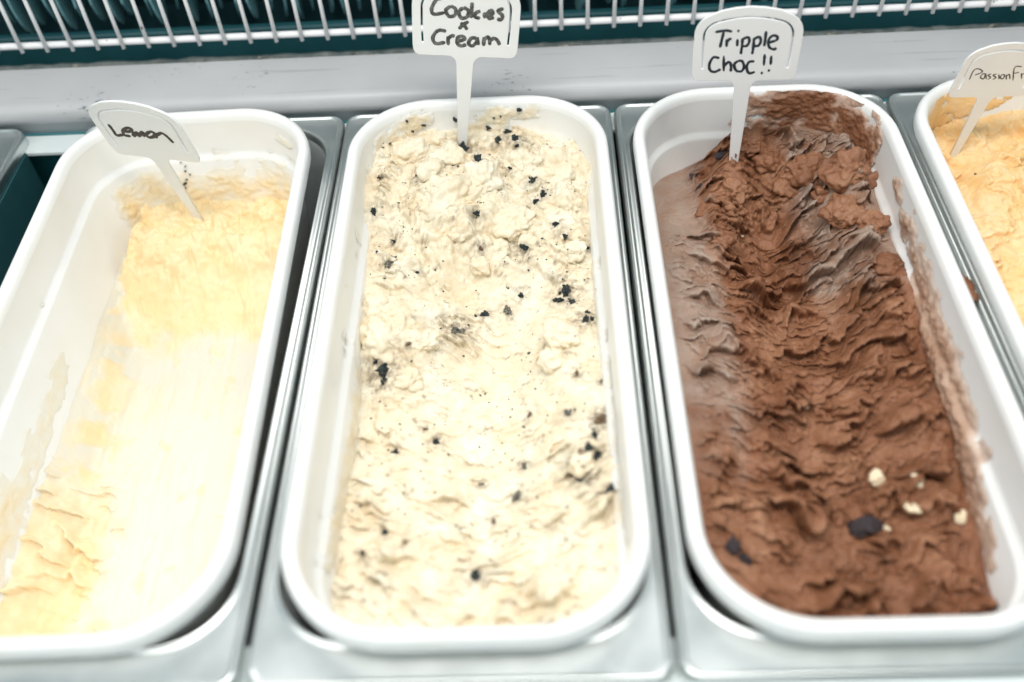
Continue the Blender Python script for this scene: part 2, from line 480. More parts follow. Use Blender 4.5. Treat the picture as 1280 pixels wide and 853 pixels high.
M['cookies'] = ice('cookie_cream_ice', [(.3, (.80, .66, .46)), (.55, (.86, .77, .60)), (.75, (.88, .83, .71))], 55, .10, .5, (300, .7, .0014),
                   specks=[(900, .405, (.36, .24, .13), 60), (620, .440, (.10, .10, .09), 45)], pale=(.86, .84, .79), dust=(.30, .24, .17))
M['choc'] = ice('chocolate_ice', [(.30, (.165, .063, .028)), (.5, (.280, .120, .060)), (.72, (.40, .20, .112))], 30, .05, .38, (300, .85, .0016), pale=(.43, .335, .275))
M['choc_smear'] = ice('chocolate_smear', [(.30, (.16, .060, .028)), (.5, (.26, .11, .055)), (.72, (.42, .24, .15))], 55, .0, .42, (420, .4, .0008), pale=(.60, .43, .34))
M['choc_pale'] = ice('pale_chocolate_smear', [(.30, (.34, .19, .12)), (.5, (.42, .26, .18)), (.72, (.50, .35, .26))], 50, .0, .55, (420, .3, .0008), pale=(.66, .52, .43))
M['lemon'] = ice('lemon_ice', [(.3, (.87, .64, .33)), (.52, (.88, .70, .42)), (.75, (.88, .76, .53))], 45, .25, .5, (330, .4, .0009), pale=(.74, .705, .61))
M['lemon_smear'] = ice('lemon_film', [(.3, (.87, .66, .36)), (.52, (.88, .72, .46)), (.75, (.88, .78, .58))], 45, .1, .5, (330, .4, .0009), pale=(.87, .85, .79))
M['passion'] = ice('passion_ice', [(.3, (.86, .53, .21)), (.52, (.88, .61, .31)), (.75, (.89, .68, .42))], 48, .25, .5, (360, .5, .001))
M['cookie'] = ice('cookie_chunk', [(.3, (.010, .022, .026)), (.55, (.026, .038, .040)), (.75, (.16, .14, .11))], 4, 0, .7, (9, .8, .0012))
M['cookie_grey'] = ice('creamed_cookie_chunk', [(.35, (.03, .035, .035)), (.55, (.20, .19, .16)), (.7, (.60, .54, .42))], 5, 0, .7, (9, .8, .0012))
M['cookie_brown'] = ice('brown_cookie_chunk', [(.3, (.10, .060, .035)), (.6, (.24, .16, .10)), (.8, (.5, .40, .28))], 4, 0, .7, (9, .8, .0012))
M['white_choc'] = ice('white_chocolate', [(.3, (.78, .60, .38)), (.6, (.85, .73, .54))], 90, .15, .45, (300, .3, .0008))
M['dark_choc'] = ice('dark_chocolate', [(.3, (.020, .016, .020)), (.7, (.055, .040, .045))], 120, 0, .4, (300, .5, .001))
M['seed'] = mat('seed', (.02, .02, .018), .4)[0]

# ------------------------------------------------------------------ cabinet (setting)
def struct(name, me, m, label=None):
    o = link(name, me, m, smooth=False); o['kind'] = 'structure'
    if label: o['label'] = label
    return o
X0, X1 = -0.75, 1.05
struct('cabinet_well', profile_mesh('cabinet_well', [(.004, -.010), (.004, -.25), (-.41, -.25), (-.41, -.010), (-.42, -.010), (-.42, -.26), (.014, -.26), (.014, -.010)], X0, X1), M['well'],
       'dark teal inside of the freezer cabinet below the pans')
struct('rear_support_rail', profile_mesh('rear_support_rail', [(.0025, -.0130), (.0025, -.0100), (-.0150, -.0100), (-.0158, -.0110), (-.0158, -.0130)], X0, X1), M['rail'])
struct('front_support_rail', profile_mesh('front_support_rail', [(-.3740, -.0130), (-.3740, -.0100), (-.408, -.0100), (-.408, -.0130)], X0, X1), M['rail'])
struct('gap_shade_plate', box_mesh('gap_shade_plate', -.2222, -.2206, -.408, -.0162, -.25, -.0105), M['gap_shade'])  # added dark plate standing in for shade below the left pan
def arc(cy, cz, r, a0, a1, k=6):
    return [(cy + r * math.cos(math.radians(a0 + (a1 - a0) * i / k)), cz + r * math.sin(math.radians(a0 + (a1 - a0) * i / k))) for i in range(k + 1)]
struct('front_ledge', profile_mesh('front_ledge', [(-.52, -.03), (-.3985, -.03)] + arc(-.4015, .001, .003, 0, 90) + [(-.52, .004)], X0, X1), M['rail'],
       'pale front ledge of the freezer cabinet')
lg = profile_mesh('rear_ledge', [(.0495, -.05), (.0495, .0125)] + arc(.0455, .0125, .0030, 20, 90, 4) + arc(.0115, .0035, .0080, 95, 180, 8) + [(.0035, -.0012), (.0050, -.0022), (.0050, -.05)], X0, X1, 60)
o = struct('rear_ledge', lg, M['ledge'], 'worn lavender grey painted ledge behind the pans')
lg.polygons.foreach_set('use_smooth', np.ones(len(lg.polygons), bool))
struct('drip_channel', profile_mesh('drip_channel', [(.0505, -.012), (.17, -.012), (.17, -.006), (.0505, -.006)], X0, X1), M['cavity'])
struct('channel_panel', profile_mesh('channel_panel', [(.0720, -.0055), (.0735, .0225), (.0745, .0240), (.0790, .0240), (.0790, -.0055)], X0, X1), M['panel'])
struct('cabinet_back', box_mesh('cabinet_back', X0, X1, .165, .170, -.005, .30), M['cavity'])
# gasket bead, uneven and dirty
nx = 420; v = []; f = []
for i in range(nx + 1):
    x = X0 + (X1 - X0) * i / nx
    w = float(perlin(x * 40, .3, 3)) * .0010; hh = float(perlin(x * 90, 4.3, 5)) * .0012
    for k in range(9):
        a = math.pi * k / 8
        v.append((x, .0620 + w + .0032 * math.cos(a), .0030 + hh + .0062 * math.sin(a)))
for i in range(nx):
    for k in range(8):
        a = i * 9 + k; f.append((a, a + 1, a + 10, a + 9))
g = link('channel_gasket', mesh('channel_gasket', v, f), M['gasket']); g['kind'] = 'structure'
# crumbs of grime caught along the edge of the ledge: nobody could count them
bm = bmesh.new()
rng = random.Random(5)
for i in range(420):
    x = rng.uniform(-.3, .62)
    if float(perlin(x * 14, 8.1, 9)) < -.05 and rng.random() < .8: continue
    s = rng.uniform(.0006, .0019) * (1.6 if rng.random() < .06 else 1)
    q = bmesh.ops.create_icosphere(bm, subdivisions=1, radius=s)['verts']
    o3 = Vector((x, .0495 + rng.uniform(-.0010, .0040), .0118 + rng.uniform(-.002, .0022) - .001))
    for w in q: w.co = Vector((w.co.x * rng.uniform(.8, 2.2), w.co.y, w.co.z * .7)) * rng.uniform(.8, 1.15) + o3
me = bpy.data.meshes.new('ledge_grime'); bm.to_mesh(me); bm.free()
g = link('ledge_grime', me, M['grime']); g['kind'] = 'stuff'; g['label'] = 'crumbs of dirt along the back edge of the ledge'; g['category'] = 'grime'

# ------------------------------------------------------------------ wire rack and coil
rack = empty('wire_rack', (0.1, .053, .030))
tag_thing(rack, 'white coated wire rack with rust nicks standing above the rear ledge', 'wire rack')
v, f = tube([(x, 0, 0) for x in np.linspace(-.80, .90, 40)], .0024, 10)
link('rail', mesh('rail', v, f), M['wire'], rack)
v, f = tube([(0, 0, z) for z in (-.0030, .03, .06, .09, .13)], .00145, 8)
wm = mesh('wire', v, f); wm.materials.append(M['wire'])
for i in range(46):
    w = link('wire', wm, None, rack)
    w.location = (-.2289 + .0180 * i - .1 - .0180 * 3, -.0036, 0)
    w.rotation_euler = (random.uniform(-.01, .01), random.uniform(-.012, .012), 0)
v, f = tube([(x, .0, .125) for x in (-.80, .90)], .0026, 10)
link('rail', mesh('top_rail', v, f), M['wire'], rack)

coil = empty('cooling_coil', (0.1, .105, .02))
tag_thing(coil, 'row of dark teal cooling fins hanging behind the wire rack', 'cooling coil')
fins = []
for k in range(3):
    rg_ = random.Random(40 + k)
    out = [(-.022, .14)] + [(-.022, .030 - .004 * k)] + [(-.022 + .020 * (1 - math.cos(math.radians(a))) , .022 - .004 * k - .016 * math.sin(math.radians(a)) + (.004 * math.sin(math.radians(a * 3 + 40 * k)))) for a in range(10, 100, 15)] + [(.016, .010), (.022, .020), (.022, .14)]
    v = []; f = []; t = .0009; n_ = len(out)
    for s in (-1, 1):
        for y, z in out: v.append((s * t + .0012 * math.sin(z * 60 + k), y, z))
    f.append(tuple(range(n_))); f.append(tuple(reversed(range(n_, 2 * n_))))
    for i in range(n_): f.append((i, i + n_, (i + 1) % n_ + n_, (i + 1) % n_))
    mm = mesh('fin', v, f); mm.materials.append(M['fin']); fins.append(mm)
for i in range(66):
    w = link('fin', fins[i % 3], None, coil, smooth=False)
    w.location = (-.40 + .0112 * i + random.uniform(-.0012, .0012), random.uniform(-.003, .003), random.uniform(-.003, .003))
    w.rotation_euler = (random.uniform(-.05, .05), random.uniform(-.06, .06), random.uniform(.10, .34))

# ------------------------------------------------------------------ steel pans
PX, PY, PR = .0896, .1985, .009
OX, OY, OR = .0816, .1815, .034
OC = 0.0035
def pan_meshes():
    fl = []
    for d, z in ((0, -.0098), (0, -.0042), (.0004, -.0022), (.0012, -.0008), (.0020, 0), (.0029, -.0003), (.0036, -.0010), (.0041, -.0012), (.0043, -.0012)):
        fl.append((rr(PX - d, PY - d, max(PR - d * .5, .004)), z))
    for d, z in ((.0034, -.0012), (.0031, -.0012), (.0025, -.0009), (.0016, -.0003), (.0008, -.0002), (.0003, -.0008), (0, -.0020), (-.0002, -.0060)):
        fl.append(([(x, y + OC) for x, y in rr(OX + d, OY + d, OR + d)], z))
    v, f = loft(fl); a = mesh('flange', v, f)
    bs_ = [(rr(OX - .0002, OY - .0002, OR), -.0060), (rr(OX - .0025, OY - .0025, OR - .002), -.03), (rr(OX - .007, OY - .007, OR - .006), -.135),
          (rr(OX - .010, OY - .010, OR - .009), -.142), (rr(OX - .020, OY - .020, OR - .018), -.145)]
    bs = [([(x, y + OC) for x, y in l_], z) for l_, z in bs_]
    v, f = loft(bs, cap_last=True); b = mesh('basin', v, f)
    a.materials.append(M['steel']); b.materials.append(M['basin'])
    return a, b
pa, pb = pan_meshes()
PC = -.1985
pans = [(-.3113, .0, 'rounded stainless steel pan corner at the far left edge, with no tub in view'),
        (-.0905, -.3, 'stainless steel pan holding the nearly empty lemon tub'),
        (.0905, .0, 'stainless steel pan holding the cookies and cream tub'),
        (.2715, .0, 'stainless steel pan holding the chocolate tub'),
        (.4530, .15, 'stainless steel pan holding the orange passion fruit tub at the right edge')]
for x, rz, lab in pans:
    p_ = empty('steel_pan', (x, PC, 0), (0, 0, math.radians(rz)))
    tag_thing(p_, lab, 'steel pan', 'steel pans in a row in the freezer cabinet')
    link('flange', pa, None, p_); link('basin', pb, None, p_)

# ------------------------------------------------------------------ tubs
OUT = [(.0300, -.1185), (.0215, -.1182), (.0180, -.1160), (.0166, -.1120), (.0110, -.0345), (.0098, -.0325), (.0074, -.0312), (.0064, -.0150), (.0060, -.0128)]
RIM = [(.0060, -.0128), (.0040, -.0122), (.0012, -.0114), (.0003, -.0100), (0, -.0080), (0, -.0042), (.0005, -.0020), (.0018, -.0005), (.0034, 0), (.0050, -.0003), (.0064, -.0014), (.0074, -.0032), (.0080, -.0060)]
INN = [(.0080, -.0060), (.0090, -.0290), (.0098, -.0312), (.0122, -.0325), (.0130, -.0345), (.0185, -.1080), (.0205, -.1115), (.0240, -.1138), (.0300, -.1145)]
def L(d, z): return (rr(TW - d, TL - d, TR - d), z)
vo, fo = loft([L(d, z) for d, z in OUT], cap_first=True)
vi, fi = loft([L(d, z) for d, z in INN], cap_last=True)
k = len(vo)
tub_body = mesh('body', vo + vi, fo + [tuple(i + k for i in q) for q in fi]); tub_body.materials.append(M['tub'])
v, f = loft([L(d, z) for d, z in RIM]); tub_rim = mesh('rim', v, f); tub_rim.materials.append(M['tub'])
TUB = {'lemon': ((-.0938, -.1962, .0140), (math.radians(.25), math.radians(-.3), math.radians(1.0))),
       'cookies': ((.0928, -.1985, .0180), (0, 0, math.radians(.15))),
       'choc': ((.2712, -.1985, .0180), (0, 0, math.radians(0))),
       'passion': ((.4455, -.1985, .0190), (0, 0, math.radians(0)))}
TL_ = {'lemon': 'white plastic tub, almost scraped empty, with the lemon tag in it',
       'cookies': 'white plastic tub full of cream ice flecked with dark cookie',
       'choc': 'white plastic tub filled with brown chocolate ice cream',
       'passion': 'white plastic tub of orange yellow ice cream cut by the right edge'}
for kk, (loc, rot) in TUB.items():
    t = empty('ice_cream_tub', loc, rot)
    tag_thing(t, TL_[kk], 'tub', 'white ice cream tubs in a row')
    link('body', tub_body, None, t); link('rim', tub_rim, None, t)

# ------------------------------------------------------------------ ice cream
def clamp_rr(X, Y, ins):
    hx = TW - ins; hy = TL - ins; r = TR - ins
    qx = np.abs(X) - (hx - r); qy = np.abs(Y) - (hy - r)
    cor = (qx > 0) & (qy > 0)
    ln = np.sqrt(np.maximum(qx, 0) ** 2 + np.maximum(qy, 0) ** 2) + 1e-12
    s = np.minimum(1, r / ln)
    nx = np.where(cor, (hx - r) + qx * s, np.minimum(np.abs(X), hx))
    ny = np.where(cor, (hy - r) + qy * s, np.minimum(np.abs(Y), hy))
    nX = np.sign(X) * nx; nY = np.sign(Y) * ny
    return nX, nY, np.hypot(nX - X, nY - Y)

def surface(name, hf, step, m, parent, over=0.0, zoff=0.0, keep=None, pale=None, dust=None):
    xs = np.arange(-TW, TW + step, step); ys = np.arange(-TL, TL + step, step)
    X, Y = np.meshgrid(xs, ys)
    H = hf(X, Y)
    th = H
    Z = H + zoff
    if keep is not None: Z = np.maximum(Z, zoff)
    if over:
        # torn flakes lean out over the hollow on the viewer's side
        low = H
        for _ in range(10):
            low = (low + np.roll(low, 1, 0) + np.roll(low, -1, 0) + np.roll(low, 1, 1) + np.roll(low, -1, 1)) / 5
        d = np.clip(H - low, -.002, .004) * sstep(TW - .0095, TW - .018, np.abs(X))
        Yd = Y - over * d; Xd = X + 0.3 * over * d * perlin(X / .012, Y / .012, 88)
    else:
        Yd, Xd = Y, X
    ins = inset_at(Z) - .0008
    CX, CY, D = clamp_rr(Xd, Yd, ins)
    reflect_gain = (.55 + .45 * sstep(-.0006, .0007, H - low)) if (over and keep is None) else 1.0  # chocolate's painted reflection, stronger on the raised flakes
    ny_, nx_ = X.shape
    idx = np.arange(ny_ * nx_).reshape(ny_, nx_)
    Q = np.stack([idx[:-1, :-1], idx[:-1, 1:], idx[1:, 1:], idx[1:, :-1]], -1).reshape(-1, 4)
    out = (D > step * 1.1).ravel()
    ok = ~out[Q].all(1)
    if keep is not None:
        ok &= (th.ravel()[Q].max(1) > keep)
    Q = Q[ok]
    V = np.stack([CX, CY, Z], -1).reshape(-1, 3)
    used = np.unique(Q); re = np.full(len(V), -1); re[used] = np.arange(len(used))
    me = fast_mesh(name, V[used], re[Q])
    if pale is not None:
        at = me.attributes.new('pale', 'FLOAT', 'POINT')
        at.data.foreach_set('value', (pale(X, Y) * reflect_gain).ravel()[used].astype(np.float32))
    if dust is not None:
        at = me.attributes.new('dust', 'FLOAT', 'POINT')
        at.data.foreach_set('value', dust(X, Y).ravel()[used].astype(np.float32))
    return link(name, me, m, parent)

def wall_point(s, z, off):
    """point on the inside of the tub wall; s runs 0-1 right side, 1-2 corner, 2-3 back, 3-4 corner, 4-5 left side"""
    ins = inset_at(z) + off
    hx = TW - ins; hy = TL - ins; r = TR - ins
    k = np.floor(s).astype(int); f = s - k
    a = np.where(k == 1, f * np.pi / 2, np.pi / 2 + f * np.pi / 2)
    x = np.select([k == 0, k == 1, k == 2, k == 3, k == 4], [hx, (hx - r) + r * np.cos(a), (hx - r) * (1 - 2 * f), -(hx - r) + r * np.cos(a), -hx])
    y = np.select([k == 0, k == 1, k == 2, k == 3, k == 4], [-(hy - r) + 2 * (hy - r) * f, (hy - r) + r * np.sin(a), hy, (hy - r) + r * np.sin(a), (hy - r) * (1 - 2 * f)])
    return np.stack([x, y, z], -1)
SLEN = [0.271, 0.075, 0.059, 0.075, 0.271]

def smear(name, parent, m, s0, s1, z0, z1, blobs, seed, thick=.0009, nscale=.012, namp=.7, step=.0007, soft=.35):
    """a thin scraped film on the tub wall; blobs = (s, z, radius along, radius down, strength)"""
    segs = []
    s = s0
    while s < s1 - 1e-9:
        k = int(math.floor(s + 1e-9)); e = min(k + 1, s1)
        n_ = max(2, int((e - s) * SLEN[k] / step)); segs += list(np.linspace(s, e, n_, endpoint=False)); s = e
    S = np.array(segs); Zs = np.arange(z0, z1, step)
    cum = np.concatenate([[0], np.cumsum(SLEN)])
    A = np.array([cum[int(q)] + (q - int(q)) * SLEN[int(q)] for q in S])
    SS, ZZ = np.meshgrid(S, Zs); AA, _ = np.meshgrid(A, Zs)
    F = np.full(AA.shape, -.55)
    for (bs, bz, ra, rz, st) in blobs:
        ba = cum[int(bs)] + (bs - int(bs)) * SLEN[int(bs)]
        F += st * np.exp(-((AA - ba) / ra) ** 2 - ((ZZ - bz) / rz) ** 2)
    F += namp * fbm(AA / nscale, ZZ / (nscale * .7), 4, seed, .48)
    off = .0002 + thick * np.clip(F, 0, 1.2) * np.clip(0.75 + .55 * fbm(AA / .005, ZZ / .004, 3, seed + 3), .3, 1.6)
    off = np.where(F < .02, -.0002, off)
    V = wall_point(SS.ravel(), ZZ.ravel(), off.ravel())
    ny_, nx_ = SS.shape; idx = np.arange(ny_ * nx_).reshape(ny_, nx_)
    Q = np.stack([idx[:-1, :-1], idx[1:, :-1], idx[1:, 1:], idx[:-1, 1:]], -1).reshape(-1, 4)
    Q = Q[F.ravel()[Q].max(1) > 0]
    if not len(Q): return None
    # every separate patch of film is a part of its own; flecks under a few millimetres stay together
    lab = np.arange(len(V))
    while True:
        new = lab.copy(); mn = lab[Q].min(1)
        for c_ in range(4): np.minimum.at(new, Q[:, c_], mn)
        new = new[new]
        if (new == lab).all(): break
        lab = new
    ql = lab[Q[:, 0]]; ids, cnt = np.unique(ql, return_counts=True)
    groups = [ql == i for i, c_ in zip(ids, cnt) if c_ >= 45]
    small = np.isin(ql, ids[(cnt < 45) & (cnt > 2)])
    for gi, sel in enumerate(groups + ([small] if small.any() else [])):
        q = Q[sel]; used = np.unique(q); re = np.full(len(V), -1); re[used] = np.arange(len(used))
        o = link(name, fast_mesh(name, V[used], re[q]), m, parent)
        at = o.data.attributes.new('pale', 'FLOAT', 'POINT'); at.data.foreach_set('value', (1 - sstep(0, soft, F.ravel()[used])).astype(np.float32))
        if gi == len(groups): o.name = 'smear_flecks'; o['kind'] = 'stuff'

def chunk_mesh(name, seed, spiky=1.0):
    """a broken, craggy fragment"""
    rg_ = random.Random(seed)
    bm = bmesh.new()
    bmesh.ops.create_icosphere(bm, subdivisions=3, radius=.5)
    cuts = [(Vector((rg_.gauss(0, 1), rg_.gauss(0, 1), rg_.gauss(0, 1))).normalized(), rg_.uniform(.20, .42)) for _ in range(9)]
    o3 = Vector((rg_.uniform(0, 50), rg_.uniform(0, 50), 3))
    for w in bm.verts:
        p0 = w.co.copy()
        for d, k in cuts:
            e = p0.dot(d) - k
            if e > 0: p0 -= d * e * .9
        p0 *= 1 + spiky * (.75 * mnoise.noise(p0 * 4.5 + o3) + .35 * mnoise.noise(p0 * 11 + o3))
        w.co = p0
    me = bpy.data.meshes.new(name); bm.to_mesh(me); bm.free()
    return me
def lump(kind, m, parent, hf, x, y, size, k, zoff=0.0):
    """a crumbly clod of ice cream pushed up by the scoop, built in the tub's own space"""
    rg_ = random.Random(900 + k)
    bm = bmesh.new(); bmesh.ops.create_icosphere(bm, subdivisions=5 if size > .008 else 4, radius=1.0)
    o3 = Vector((rg_.uniform(0, 90), rg_.uniform(0, 90), rg_.uniform(0, 9)))
    z = float(hf(np.array([[x]]), np.array([[y]]))[0, 0]) + zoff
    sc_ = Vector((size * rg_.uniform(.9, 1.25), size * rg_.uniform(.8, 1.1), size * rg_.uniform(.6, .85)))
    c_ = Vector((x, y, z - size * .30))
    for w in bm.verts:
        d = w.co.normalized()
        q = Vector((d.x * sc_.x, d.y * sc_.y, d.z * sc_.z))
        r_ = 1 + .50 * mnoise.noise(d * 1.3 + o3) + .30 * abs(mnoise.noise(d * 2.7 + o3))
        f = q * 110 + o3
        q = q * r_ + d * (.0042 * (abs(mnoise.noise(f)) - .2) + .0024 * (abs(mnoise.noise(f * 2.1)) - .2) + .0010 * mnoise.noise(f * 4.7) + .0005 * mnoise.noise(f * 10)) * min(1, size / .008)
        w.co = c_ + q
        ax_, ay_, dd_ = clamp_rr(np.array(w.co.x), np.array(w.co.y), inset_at(w.co.z) - .0006); w.co.x = float(ax_); w.co.y = float(ay_)
    me = bpy.data.meshes.new(kind); bm.to_mesh(me); bm.free()
    return link(kind, me, m, parent)
CHUNKS = {}
def chunk(kind, m, parent, hf, x, y, size, zoff=0.0, sink=.45, rg_=random.Random(77), name=None):
    key = (kind, rg_.randrange(5))
    if key not in CHUNKS:
        CHUNKS[key] = chunk_mesh(kind, key[1] * 31 + len(kind), .25 if 'chocolate' in kind or kind == 'seed' else 1.0)
        CHUNKS[key].materials.append(m)
    z = float(hf(np.array([[x]]), np.array([[y]]))[0, 0]) + zoff
    o = link(name or kind, CHUNKS[key], None, parent, smooth=False)
    o.location = (x, y, z + size * (.5 - sink) * .5)
    s = size * 1.22
    o.scale = (s * rg_.uniform(.85, 1.25), s * rg_.uniform(.8, 1.15), s * rg_.uniform(.6, .95))
    o.rotation_euler = (rg_.uniform(-.6, .6), rg_.uniform(-.6, .6), rg_.uniform(0, 6.28))
    return o

def ice_root(kk, label):
    loc, rot = TUB[kk]
    r_ = empty('ice_cream', loc, rot)
    return tag_thing(r_, label, 'ice cream', 'ice cream in the tubs')

# --- cookies and cream
cc = ice_root('cookies', 'pale cream ice cream studded with black cookie chunks')
#CHUNKS_COOKIES
COOKIE_POS = [(-0.0534, -0.0042, 0.0082, 0),(-0.0396, -0.0112, 0.004, 0),(-0.0146, 0.0307, 0.0081, 1),(0.0024, 0.0426, 0.0048, 0),(0.0164, 0.0438, 0.0043, 1),(0.0518, 0.0487, 0.0067, 0),(0.0478, 0.0444, 0.0048, 0),(0.0552, 0.0391, 0.0047, 0),(0.0618, 0.0218, 0.006, 0),(0.0449, -0.0033, 0.0036, 0),(0.0402, 0.0054, 0.0041, 1),(0.0188, 0.0893, 0.0049, 0),(0.0286, 0.0778, 0.0054, 0),(0.0243, 0.054, 0.0034, 0),(0.0471, 0.0929, 0.0034, 0),(0.0522, 0.0851, 0.0034, 0),(0.0657, 0.0796, 0.0034, 0),(-0.0553, 0.0697, 0.0044, 1),(-0.0378, 0.0652, 0.0024, 0),(-0.0531, 0.0885, 0.0025, 0),(0.0686, -0.0279, 0.0026, 1),(0.049, -0.0447, 0.0038, 1),(0.0663, -0.052, 0.0054, 2),(0.062, -0.061, 0.0037, 0),(0.058, -0.0738, 0.0052, 0),(0.062, -0.075, 0.0048, 0),(-0.0229, -0.0472, 0.0035, 0),(-0.0448, -0.0548, 0.003, 0),(-0.0291, -0.0386, 0.0022, 2),(0.0284, -0.0353, 0.0026, 2),(0.0548, -0.0196, 0.0022, 2),(0.0009, 0.0773, 0.0034, 2),(-0.039, 0.0071, 0.0023, 2),(0.0524, -0.0813, 0.006, 2),(0.0545, -0.0876, 0.0052, 0),(0.068, -0.0969, 0.0047, 0),(0.0214, -0.0849, 0.0045, 1),(0.0004, -0.1309, 0.005, 0),(-0.054, -0.1212, 0.0027, 0),(-0.0441, -0.1087, 0.0028, 0),(-0.0334, -0.1159, 0.0023, 2),(0.0249, -0.065, 0.0034, 1),(0.009, -0.0974, 0.0029, 2),(0.0016, -0.0717, 0.0026, 1),(-0.0119, 0.1599, 0.0073, 0),(-0.037, 0.1334, 0.0056, 0),(-0.0006, 0.134, 0.0045, 0),(-0.0157, 0.1347, 0.0046, 0),(0.0174, 0.1769, 0.0048, 0),(0.0124, 0.1634, 0.0042, 0),(0.0234, 0.1619, 0.0052, 0),(0.0399, 0.1167, 0.0045, 0),(0.0353, 0.112, 0.0035, 0),(0.0342, 0.1264, 0.0046, 0),(-0.0041, 0.1144, 0.003, 0),(-0.0124, 0.1157, 0.003, 0),(0.0477, 0.0937, 0.0035, 0),(-0.0662, 0.1079, 0.004, 0),(-0.0005, 0.0941, 0.0039, 0),(-0.063, 0.1312, 0.0025, 0),(-0.0276, 0.0969, 0.0024, 2),(0.0197, 0.1338, 0.0025, 0),(0.0249, 0.1574, 0.0031, 0)]
def cookie_dust(X, Y):
    D = np.zeros(X.shape); nn = .5 + .9 * fbm(X / .004, Y / .004, 3, 641, .7)
    for x, y, s_, kd in COOKIE_POS:
        r_ = max(s_, .003) * 1.6
        D = np.maximum(D, np.exp(-(((X - x) / r_) ** 2 + ((Y - y) / r_) ** 2)) * (.9 if s_ > .005 else .6))
    D = np.maximum(D, .55 * sstep(.45, .9, fbm(X / .010, Y / .008, 4, 651, .65)))
    return np.clip(D * nn * 1.35, 0, .85)
surface('scooped_ice', hf_cookies, .00055, M['cookies'], cc, over=.8, dust=cookie_dust)
for x, y, s, kd in COOKIE_POS:
    kind = ('cookie_chunk', 'creamed_cookie_chunk', 'brown_cookie_chunk')[kd]
    chunk(kind, M[('cookie', 'cookie_grey', 'cookie_brown')[kd]], cc, hf_cookies, x, y, s, name='cookie_chunk')
    if s > .0055:   # big pieces shed smaller ones
        for q in range(3):
            a = random.uniform(0, 6.28); d = s * random.uniform(.5, .9)
            chunk(kind, M[('cookie', 'cookie_grey', 'cookie_brown')[kd]], cc, hf_cookies, x + d * math.cos(a), y + d * math.sin(a), s * random.uniform(.25, .45), name='cookie_chunk')
#LUMPS_COOKIES
COOKIE_LUMPS = [(-0.0451, 0.1587, 0.0115), (-0.0516, 0.1347, 0.0093), (-0.0192, 0.1452, 0.0103), (-0.019, 0.1119, 0.0198), (0.0008, 0.123, 0.013), (0.0258, 0.1431, 0.0103), (0.0462, 0.1443, 0.0166), (0.0201, 0.0973, 0.0129), (0.0512, 0.1098, 0.011), (0.0124, 0.0829, 0.0078), (-0.063, 0.1494, 0.0073), (0.0586, 0.0743, 0.0077), (-0.0553, 0.0173, 0.0138), (-0.0404, -0.0099, 0.0063), (-0.0346, 0.0119, 0.0082), (0.0475, 0.007, 0.0081), (0.0417, -0.0072, 0.0066), (-0.0299, 0.1724, 0.0064), (-0.0, 0.0716, 0.0059), (0.0579, 0.0589, 0.0067), (-0.0605, 0.0384, 0.0075), (-0.0113, 0.0835, 0.0058), (0.0321, 0.0831, 0.0068), (-0.0288, 0.126, 0.007), (0.0536, -0.082, 0.0056), (-0.0503, 0.1206, 0.0051)]
for k, (x, y, r_) in enumerate(COOKIE_LUMPS): lump('cream_lump', M['cookies'], cc, hf_cookies, x, y, r_, k)
# crumbs too small to pick out
bm = bmesh.new(); rg2 = random.Random(12)
cx = []; 
for i in range(900):
    x = rg2.uniform(-.066, .066); y = rg2.uniform(-.165, .165)
    dens = float(fbm(np.array(x / .03), np.array(y / .03), 2, 611)) + .3 * (y > .05) + .3 * (x > .02)
    if dens < rg2.uniform(-.3, .9): continue
    cx.append((x, y))
cx = np.array(cx); cz = hf_cookies(cx[:, 0][None], cx[:, 1][None])[0]
for (x, y), z in zip(cx, cz):
    s = rg2.uniform(.00025, .0007) * (1.7 if rg2.random() < .12 else 1)
    q = bmesh.ops.create_icosphere(bm, subdivisions=1, radius=s)['verts']
    a = rg2.uniform(0, 3.14)
    for w in q:
        p0 = w.co * rg2.uniform(.6, 1.3); w.co = Vector((p0.x * math.cos(a) * 1.5 - p0.y * math.sin(a), p0.x * math.sin(a) * 1.5 + p0.y * math.cos(a), p0.z * .7)) + Vector((x, y, z))
me = bpy.data.meshes.new('cookie_crumbs'); bm.to_mesh(me); bm.free()
o = link('cookie_crumbs', me, M['cookie'], cc, smooth=False); o['kind'] = 'stuff'
smear('wall_smear', cc, M['cookies'], 1.2, 4.4, -.034, -.003,
      [(3.20, -.012, .014, .010, 1.3), (3.55, -.020, .014, .010, 1.2), (2.75, -.022, .010, .006, .9), (2.25, -.009, .012, .007, 1.3), (1.9, -.008, .008, .005, 1.0), (2.4, -.020, .014, .010, 1.2), (3.9, -.026, .012, .006, .9)], 701, .0014, .010, .6, soft=.6)
rgw = random.Random(31)
for s_, z_ in ((3.15, -.012), (3.22, -.015), (3.30, -.010), (3.48, -.020), (3.60, -.018), (2.22, -.008), (2.30, -.011), (2.42, -.018), (2.36, -.022), (2.05, -.009), (2.78, -.010), (3.26, -.020)):
    q = wall_point(np.array([s_ + rgw.uniform(-.04, .04)]), np.array([z_ + rgw.uniform(-.003, .003)]), np.array([.0016]))[0]
    o = chunk('cookie_chunk', M['cookie'], cc, hf_cookies, 0, 0, rgw.uniform(.0014, .0034), name='cookie_chunk'); o.location = q
smear('wall_smear', cc, M['cookies'], 4.0, 5.0, -.060, -.006,
      [(4.2, -.024, .010, .006, .55), (4.5, -.03, .014, .008, .5), (4.39, -.040, .03, .006, .8), (4.55, -.048, .03, .008, .9), (4.68, -.052, .03, .010, 1.0), (4.82, -.046, .03, .010, 1.0), (4.95, -.04, .03, .012, .9)], 711, .0010, .010, .5, soft=.8)
